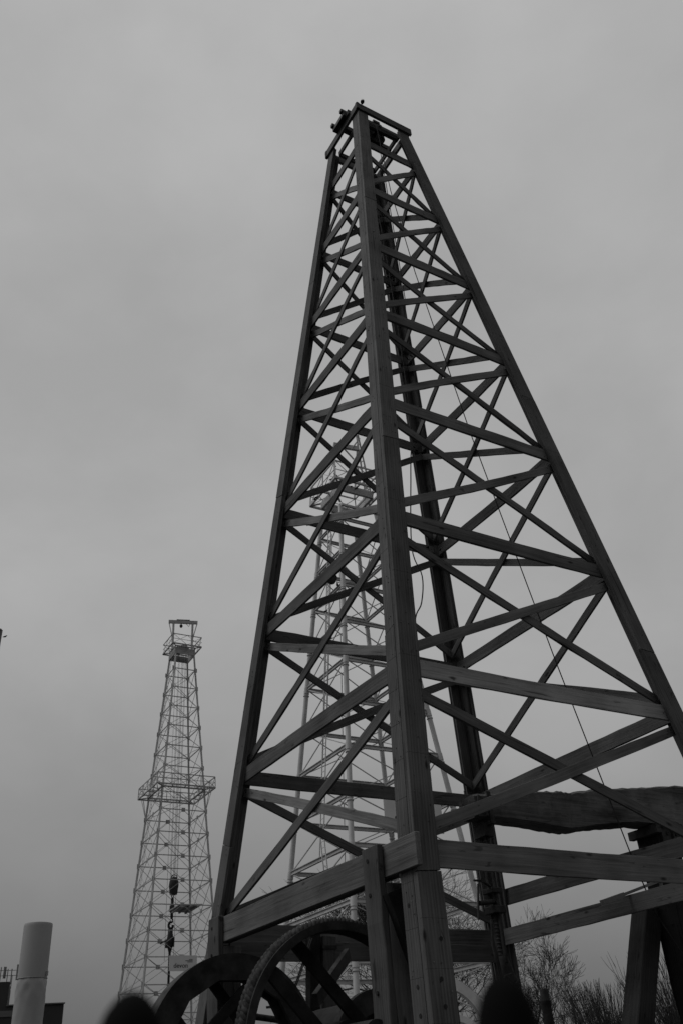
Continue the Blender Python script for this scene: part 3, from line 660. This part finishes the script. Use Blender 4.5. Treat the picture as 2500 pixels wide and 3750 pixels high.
mb.tube([c+V((-.06+.25*math.cos(a), 0, 17.32+.32*math.sin(a))) for a in [rad(60+d) for d in range(0, 301, 25)]], .13, 10)
mb.tube([c+V((.1, 0, 17.9)), c+V((.16, 0, 17.6))], .07, 8); mb.build('hook', M['iron'], tb)
mb = MB(); c = V((X0-.02, Y0, 0)); mb.tube([c+V((-.2, 0, 17.1)), c+V((-.26, 0, 16.4))], .05, 6); mb.tube([c+V((.22, 0, 17.1)), c+V((.2, 0, 16.4))], .05, 6)
mb.tube([c+V((0, 0, z)) for z in (16.85, 16.5, 16.0, 15.6, 15.2, 14.8, 14.6, 8.0)], [.10, .26, .36, .36, .26, .14, .12, .12], 12)
mb.tube([c+V((-.2, 0, 15.8)), c+V((-.6, 0, 15.85)), c+V((-1.0, 0, 15.75)), c+V((-1.05, 0, 15.6))], .09, 8)
mb.box(c+V((.38, 0, 15.7)), .14, .2, .9); mb.box(c+V((-.42, 0, 15.6)), .14, .2, .8); mb.build('swivel', M['iron'], tb)
sign(*LC, LA, RL, -1.36, 1.51, 12.56, 13.95, 'white rectangular sign reading devon on the far left steel derrick')

MCx = (-9.420, 37.206); MA = -1.5913
mo, RM, FM, zm = steel('steel_derrick', 'pale tubular steel derrick with ladder directly behind the wooden derrick', *MCx, MA, 34.117, 2.74, 2.15272, .362396, M['silver2'], .150, .13, .052, True, 99, 12)
platform(mo, FM, RM, *MCx, MA, 37.14, 2.75, 38.72, 2.6, 1.75, 'crown_platform', M['silver2'], .08, 2)
mb = MB(); f_ = corner_fn(*MCx, MA, lambda z: 1.85)
for i in range(4): mb.beam(f_(i, 36.9), f_(i+1, 36.9), .2, .55)
mb.build('crown_girder', M['silver2'], mo)
mb = MB(); f_ = corner_fn(*MCx, MA, lambda z: 3.1)
for i in range(4): mb.beam(FM(i, 35.6), f_(i, 35.6), .12, .12)
mb.beam(f_(0, 35.6)+V((.3, .2, -.9)), f_(1, 35.6)+V((0, 0, -.9)), .16, .16); mb.build('bracket', M['silver2'], mo)
mb = MB()
for p0, p1 in (((-9.9, 36.0, 37.1), (-9.95, 36.6, 41.6)), ((-8.9, 37.4, 37.1), (-8.35, 37.6, 42.0)), ((-8.15, 38.0, 37.1), (-8.35, 37.5, 42.9)), ((-7.75, 38.2, 37.1), (-8.25, 37.6, 42.9))): mb.beam(p0, p1, .11, .11, up=(1, 0, 0))
mb.beam((-9.95, 36.6, 41.7), (-8.3, 37.6, 41.6), .22, .34); mb.beam((-9.3, 37, 41.5), (-8.7, 37.4, 40.6), .08, .08); mb.beam((-8.8, 37.2, 41.4), (-8.1, 37.4, 42.4), .08, .08)
for i in range(11): z = 37.4+i*.5; s_ = i/11; mb.beam((-8.15-.2*s_, 38-.5*s_, z), (-7.75-.5*s_, 38.2-.6*s_, z+.3), .05, .05)
mb.build('gin_pole', M['silver2'], mo)
mf = lambda z, s_: FM(3, z).lerp(FM(0, z), s_)
nlad = (FM(0, 20)-FM(3, 20)).normalized()
off_ = V((-nlad.y, nlad.x, 0))*-.25
ladder(mo, mf(35.5, .64)+off_, mf(13.2, .60)+off_, nlad, .42, .05, .33, M['silver2'])
ladder(mo, mf(13.3, .60)+off_, mf(10.6, .70)+off_, nlad, .42, .05, .33, M['silver2'])
mb = MB()
mb.tube([mf(34, .5)+V((0, .5, 0)), mf(28, .5)+V((0, .6, 0)), mf(20, .52)+V((0, .5, 0))], .02, 5); mb.build('guide_wire', M['dsteel'], mo)
dsh = thing('round_dish', 'small round black dish fixed beside the ladder of the pale derrick', 'dish', (-10.30, 34.9, 29.3))
mb = MB(); c = V((-10.30, 34.7, 29.25)); mb.tube([c, c+V((.25, -.5, -.1))], [.29, .27], 18); mb.build('drum', M['iron'], dsh)
mb = MB(); mb.cyl(c, c+V((-.35, .5, .1)), .04, 8); mb.build('mount', M['iron'], dsh)
sign(*MCx, MA, RM, -1.45, 2.28, 13.05, 14.93, 'pale sign panel on the near steel derrick, mostly hidden by the wooden leg')
BL = [((-9.57, 35, 38.40), 'bird on the railing below the top left corner of the pale crown platform'),
      ((-9.59, 35, 37.66), 'highest of the birds in a row on the pale crown girder'),
      ((-9.75, 35, 37.46), 'second bird from the top in the row on the pale crown girder'),
      ((-9.92, 35, 37.35), 'leftmost bird in the row on the pale crown girder'),
      ((-9.80, 35, 37.12), 'lowest bird in the row on the pale crown girder'),
      ((-8.81, 35, 37.34), 'plump bird on the right side of the pale crown girder'),
      ((-10.25, 35, 37.0), 'lone bird on the left slanting rail of the crown platform'),
      ((-11.08, 35, 36.1), 'upper of two birds at the far left corner of the crown platform'),
      ((-11.19, 35, 35.96), 'lower of two birds at the far left corner of the crown platform'),
      ((-9.61, 35, 36.0), 'large dark bird hanging under the left side of the crown platform'),
      ((-8.54, 35, 36.4), 'left of two birds on the right beam of the crown platform'),
      ((-8.20, 35, 36.2), 'right of two birds on the right beam of the crown platform'),
      ((-9.99, 35, 28.96), 'bird on the girt to the right of the round black dish'),
      ((-10.88, 35, 27.2), 'bird perched on the ladder below the round black dish'),
      ((-9.80, 35, 26.5), 'bird at the joint of the near pale leg below the dish'),
      ((-10.67, 35, 25.3), 'lowest bird, on a wire beside the ladder')]
for i, (p, lb) in enumerate(BL): bird(p, rng.uniform(0, 6.28), lb, 1.55 if i in (5, 9) else 1.25)

# third derrick, cut by the left edge of the picture, and the bird beside it
to = thing('steel_derrick', 'corner of a third dark steel derrick cut off by the left edge', 'derrick', (-37.2, 34.0, 0), 'steel derricks standing behind the wooden one')
cx, cy = -37.45, 33.72
f3 = corner_fn(cx, cy, -1.5953+.55, lambda z: 1.2+.09*(30-z)); fr = corner_fn(cx, cy, -1.5953+.55, lambda z: 3.0)
mb = MB()
for i in range(4): mb.beam(f3(i, 31), f3(i, 0), .2, .2, up=(1, 0, 0))
mb.build('leg', M['dsteel'], to)
mb = MB()
for k in range(11):
    for i in range(4):
        z = 28.5-2.6*k; mb.beam(f3(i, z), f3(i+1, z), .1, .1)
        if k < 10: mb.beam(f3(i, z), f3(i+1, z-2.6), .07, .07); mb.beam(f3(i+1, z), f3(i, z-2.6), .07, .07)
mb.build('cross_brace', M['dsteel'], to)
for z, w in ((30.55, .12), (28.5, .16)):
    mb = MB()
    for i in range(4): mb.beam(fr(i, z), fr(i+1, z), w, w)
    mb.build('railing' if z > 30 else 'crown_platform', M['dsteel'], to)
for i in range(4):
    mb = MB(); mb.tube([fr(i, 30.55), fr(i, 28.5), f3(i, 26.5)], .11, 6, smooth=False); mb.build('stay', M['dsteel'], to)
bird((-33.94, 34.53, 29.5), .5, 'tiny bird in the open sky near the left edge', 1.1, None)

# ------------------------------------------------------------------ white standpipe, buildings, antennas
pp = thing('white_pipe', 'wide pale upright pipe with wrapped lower part at bottom left', 'pipe', (-9.02, 3.16, 0))
pc = V((-8.95, 3.18, 0)); RP = .275; top = 4.69
mb = MB(); n = 40; vs, fs = [], []
mb.tube([pc+V((-.0, 0, 3.72)), pc+V((0, 0, 4.64)), pc+V((0, 0, 4.68)), pc+V((0, 0, 4.70))], [RP, RP, RP*.995, RP*.97], n, smooth=True); mb.build('pipe_top', M['pipe'], pp)
mb = MB(); vs, fs = [], []; K2 = 60
r9 = random.Random(3)
for i in range(K2+1):
    z = 3.735*i/K2
    for k in range(n):
        a = 2*math.pi*k/n
        band = math.exp(-((z-3.55)/.13)**2)
        w = .003*math.sin(5*a+z*2.1)*math.sin(z*5.3+a)+.0025*math.sin(11*a-z*9)+band*.013*math.sin(7*a+1.2)*math.sin((z-3.4)*16)+r9.uniform(-.0012, .0012)
        r = RP+.006+w-(.016 if i == K2 else 0); vs.append(pc+V((r*math.cos(a), r*math.sin(a), z)))
for i in range(K2):
    for k in range(n): fs.append([i*n+k, i*n+(k+1) % n, (i+1)*n+(k+1) % n, (i+1)*n+k])
mb.add(vs, fs, None, 1, True); mb.build('wrapping', M['wrap'], pp)
mb = MB(); mb.tube([pc+V(((RP+.006)*math.cos(a), (RP+.006)*math.sin(a), 3.73)) for a in [2*math.pi*i/40 for i in range(40)]], .005, 6, closed=True); mb.box(pc+V((.30, .02, 3.80)), .03, .03, .08); mb.build('band', M['pipe'], pp)
def bpt(x, y, z): return V((x, y, z))
bd = thing('dark_building', 'dark flat roofed building with a pale band behind the upright pipe', 'building', (-60, 80, 0))
dA, dB = V((-58.76, 78.15, 0)), V((-53.85, 81.2, 0)); db = (dB-dA).normalized(); bk = V((-db.y, db.x, 0))
mb = MB(); a, b = dA-db*14, dB
mb.hexa([a, b, b+bk*16, a+bk*16]+[p+V((0, 0, 11.3)) for p in (a, b, b+bk*16, a+bk*16)]); mb.build('wall', M['bldg'], bd)
mb = MB(); a2, b2 = dA-db*14, dA+db*.05
mb.hexa([a2+bk*.3, b2+bk*.3, b2+bk*9, a2+bk*9]+[p+V((0, 0, 13.6)) for p in (a2+bk*.3, b2+bk*.3, b2+bk*9, a2+bk*9)]); mb.build('tower_block', M['bldg'], bd)
mb = MB(); mb.beam(a-bk*.06+V((0, 0, 10.6)), dA+db*2.4-bk*.06+V((0, 0, 10.6)), .1, .55); mb.build('pale_band', M['bldg2'], bd)
mb = MB(); mb.beam(dA+V((0, 0, 11.36))-bk*.05, dB+V((0, 0, 11.36))-bk*.05+db*.1, .3, .12); mb.build('parapet', M['bldg2'], bd)
an = thing('antenna_array', 'cluster of upright panel antennas on the dark roof at left edge', 'antennas', (-59, 78.5, 13.6))
mb = MB(); q0 = dA+bk*1.0-db*2.2
for s_, z0_, z1_, w in ((.5, 13.6, 15.3, .13), (1.2, 13.7, 15.1, .09), (1.6, 14.0, 15.1, .25), (2.3, 13.4, 14.9, .09), (2.85, 13.8, 15.3, .15), (-.5, 13.6, 15.2, .2), (.9, 13.6, 14.5, .2), (.2, 13.6, 14.3, .15)):
    p = q0+db*s_; mb.beam(p+V((0, 0, z0_)), p+V((0, 0, z1_)), w, w*.7, up=(1, 0, 0))
mb.build('panel_antenna', M['dsteel'], an)
mb = MB(); mb.beam(q0-db*1+V((0, 0, 14.75)), q0+db*4+V((0, 0, 14.75)), .05, .05); mb.beam(q0-db*1+V((0, 0, 14.25)), q0+db*3.8+V((0, 0, 14.25)), .05, .05)
for s_ in (.0, 1.0, 1.9): mb.beam(q0+db*s_+V((0, 0, 13.6)), q0+db*s_+V((0, 0, 14.9)), .06, .06, up=(1, 0, 0))
mb.beam(q0+db*2.4+V((0, 0, 13.0)), q0+db*2.4+V((0, 0, 14.3)), .05, .05, up=(1, 0, 0)); mb.build('mounting_frame', M['dsteel'], an)
bird((-57.4, 78.9, 11.45), 2, 'small dark bird on the flat roof beside the upright pipe', 2.2, None)

# street lamp far off, pole with dark cap, utility pole
sl_ = thing('street_lamp', 'thin street lamp with a flat head seen through the left wheel', 'street lamp', (-20.55, 52.6, 0))
mb = MB(); mb.cyl((-20.55, 52.6, 0), (-20.55, 52.6, 6.75), .13, 10, r1=.10); mb.build('pole', M['silver'], sl_)
mb = MB(); mb.box((-20.95, 52.55, 6.85), .75, .3, .14, .1); mb.box((-20.55, 52.6, 6.8), .14, .14, .2); mb.build('lamp_head', M['iron'], sl_)
ps = thing('short_pole', 'short dark round pole with black cap in front of the bare tree', 'pole', (-.1, 16.2, 0))
mb = MB(); mb.tube([(-.13, 16.2, 0), (-.11, 16.2, 3.4)], .15, 14); mb.build('shaft', M['blackwood'], ps)
mb = MB(); mb.tube([(-.11, 16.2, 3.4), (-.1, 16.2, 3.70)], .135, 14); mb.build('cap', M['iron'], ps)
up_ = thing('utility_pole', 'far utility pole with crossarms among the bare branches', 'utility pole', (-2.3, 100, 0))
mb = MB(); mb.cyl((-2.3, 100, 0), (-2.3, 100, 8.9), .12, 8); mb.build('pole', M['bark'], up_)
mb = MB(); mb.beam((-3.1, 100, 8.5), (-1.5, 100, 8.5), .12, .12); mb.build('crossarm', M['bark'], up_)

# ------------------------------------------------------------------ white pumping machinery behind
ww = thing('pumping_wheel', 'large white painted spoked wheel behind the near leg', 'pump wheel', (-2.35, 12.0, 0))
wc = V((-2.75, 12.0, 2.35)); wax = V((.45, -.89, .0)).normalized(); wx = V((.89, .45, 0)).normalized()
mb = MB(); mb.ring(wc, wax, 1.42, 1.60, .42, 60); mb.ring(wc+wax*.2, wax, 1.36, 1.60, .05, 60); mb.build('rim', M['whitew'], ww)
mb = MB()
for k in range(6):
    t = rad(20+60*k); d = wx*math.cos(t)+V((0, 0, 1))*math.sin(t); mb.beam(wc, wc+d*1.45, .10, .24, up=wax, h1=.2)
mb.cyl(wc-wax*.3, wc+wax*.3, .25, 16); mb.build('spokes', M['whitew'], ww)
wh = thing('white_drum', 'smaller pale rounded drum low beside the near leg', 'drum', (-1.9, 11.0, 0))
mb = MB(); hc = V((-2.05, 10.2, 2.1)); mb.tube([hc-wax*.25, hc+wax*.25], .80, 40); mb.ring(hc+wax*.27, wax, .66, .80, .06, 40); mb.build('drum', M['whitew'], wh)

# ------------------------------------------------------------------ bare trees
def bare_tree(name, label, loc, h, spread, seed, trunk_r, levels=6, up=.25, fork=.18, kids=(2, 4), group='bare winter trees beyond the derricks', curl=.35, twig=.010, width=8):
    R_ = random.Random(seed); tr, cw = MB(), MB()
    def rv(): return V((R_.gauss(0, 1), R_.gauss(0, 1), R_.gauss(0, 1))).normalized()
    def grow(p, d, ln, r, lev):
        seg = 4 if lev < 3 else 3; pts = [p]; dd = d.copy()
        for i in range(seg):
            dd = (dd+rv()*curl*.45+V((0, 0, up*.25))).normalized(); pts.append(pts[-1]+dd*ln/seg)
        re = max(r*.62, twig*.5); rs = [r+(re-r)*i/seg for i in range(seg+1)]
        (tr if lev == 0 else cw).tube(pts, rs, 7 if lev == 0 else (5 if lev < 3 else 3), caps=False, smooth=lev < 3)
        if lev >= levels: return
        n = R_.randint(*kids)+(1 if lev == 0 else 0)
        for k in range(n):
            i = seg if k < 2 else R_.randint(1, seg); q = pts[i]
            side = rv(); side = (side-dd*side.dot(dd)).normalized()
            an_ = R_.uniform(.35, .95)*spread
            nd = (dd*math.cos(an_)+side*math.sin(an_)+V((0, 0, up*.3))).normalized()
            grow(q, nd, ln*R_.uniform(.68, .88), max(rs[i]*R_.uniform(.55, .85), twig*.5), lev+1)
    o = thing(name, label, 'tree', loc, group)
    grow(V(loc), V((R_.uniform(-.08, .08), R_.uniform(-.08, .08), 1)), h*fork*1.5, trunk_r, 0)
    zs_ = sorted(v.z for v in cw.v); xs_ = sorted(v.x for v in cw.v); kz = h/zs_[-1]; kx = width/(xs_[int(len(xs_)*.995)]-xs_[int(len(xs_)*.005)])
    for b_ in (tr, cw): b_.v = [V((loc[0]+(v.x-loc[0])*kx, loc[1]+(v.y-loc[1])*kx, v.z*kz)) for v in b_.v]
    tr.build('trunk', M['bark'], o); cw.build('branches', M['bark'], o)
    return o
bare_tree('bare_tree', 'large leafless tree behind the pale steel derrick', (-12.3, 56, 0), 17.3, 1.0, 11, .34, levels=6, up=.16, fork=.22, kids=(3, 5), twig=.020, width=17, curl=.5)
bare_tree('bare_tree', 'leafless tree with twisting twigs right of the hanging temper screw', (-1.75, 41.2, 0), 9.8, .95, 5, .34, levels=6, up=.14, fork=.20, kids=(3, 4), twig=.024, width=6.4, curl=.42)
def fan_shrub(label, loc, h, wdt, seed, lean, n=70):
    R_ = random.Random(seed); mb = MB(); o = thing('bare_shrub', label, 'tree', loc, 'upright twiggy bare trees at lower right')
    tk = MB(); tk.tube([V(loc), V(loc)+V((0, 0, h*.3))], [.16, .12], 8); tk.build('trunk', M['bark'], o)
    for i in range(n):
        a = R_.uniform(0, 6.28); s_ = R_.random()**.6*wdt
        d = V((math.cos(a)*s_+lean, math.sin(a)*s_, 1)).normalized(); hh = h*R_.uniform(.5, 1.0)
        p = V(loc)+V((math.cos(a)*s_*.25, math.sin(a)*s_*.25, h*R_.uniform(.02, .25))); pts = [p]; ln0 = (hh-p.z)/d.z if hh > p.z+.5 else .8
        for k in range(6): d = (d+V((R_.gauss(0, .025), R_.gauss(0, .025), .01))).normalized(); pts.append(pts[-1]+d*ln0/6)
        mb.tube(pts, [.018, .015, .013, .011, .009, .006, .003], 3, caps=False)
        for q in range(20):
            i_ = R_.randint(0, 5); d2 = (d+V((R_.gauss(0, .25), R_.gauss(0, .25), .1))).normalized(); b0 = pts[i_].lerp(pts[i_+1], R_.random()); ln = min(ln0*R_.uniform(.10, .26), (h*1.02-b0.z))
            if ln > .05: mb.tube([b0, b0+d2*ln*.5, b0+(d2+V((0, 0, .1))).normalized()*ln], [.010, .008, .004], 3, caps=False)
    mb.build('branches', M['bark'], o)
fan_shrub('upright broom shaped bare tree left of the samson post stay', (1.62, 26.3, 0), 4.5, .55, 2, -.03, 190)
fan_shrub('dense leaning bare tree at the bottom right corner', (4.4, 26.2, 0), 5.3, .55, 9, -.12, 170)

# ------------------------------------------------------------------ fence close to the camera, out of focus
fe = thing('picket_fence', 'blurred dark rounded picket tops close to the camera at the bottom', 'fence', (1.47, -12.99, 0))
for i in range(-3, 5):
    x = 1.33+.28*i; y = -13.03+.08*i; w = .0285 if i < 1 else .0265
    tp = (1.578 if i < 1 else 1.572)
    mb = MB(); c = V((x, y, 0))
    prof_ = [(0, w), (1.2, w), (tp-.075, w), (tp-.045, w*.98), (tp-.026, w*.88), (tp-.014, w*.70), (tp-.006, w*.48), (tp-.0015, w*.24), (tp, w*.04)]
    mb.tube([c+V((0, 0, z)) for z, _ in prof_], [r for _, r in prof_], 16); mb.build('picket', M['fence'], fe)
for z in (.35, 1.30):
    mb = MB(); mb.beam((1.33-.28*3.4, -13.03-.08*3.4+.03, z), (1.33+.28*4.4, -13.03+.08*4.4+.03, z), .03, .05); mb.build('rail', M['iron'], fe)
for o in bpy.data.objects:
    if '_org' in o: del o['_org']
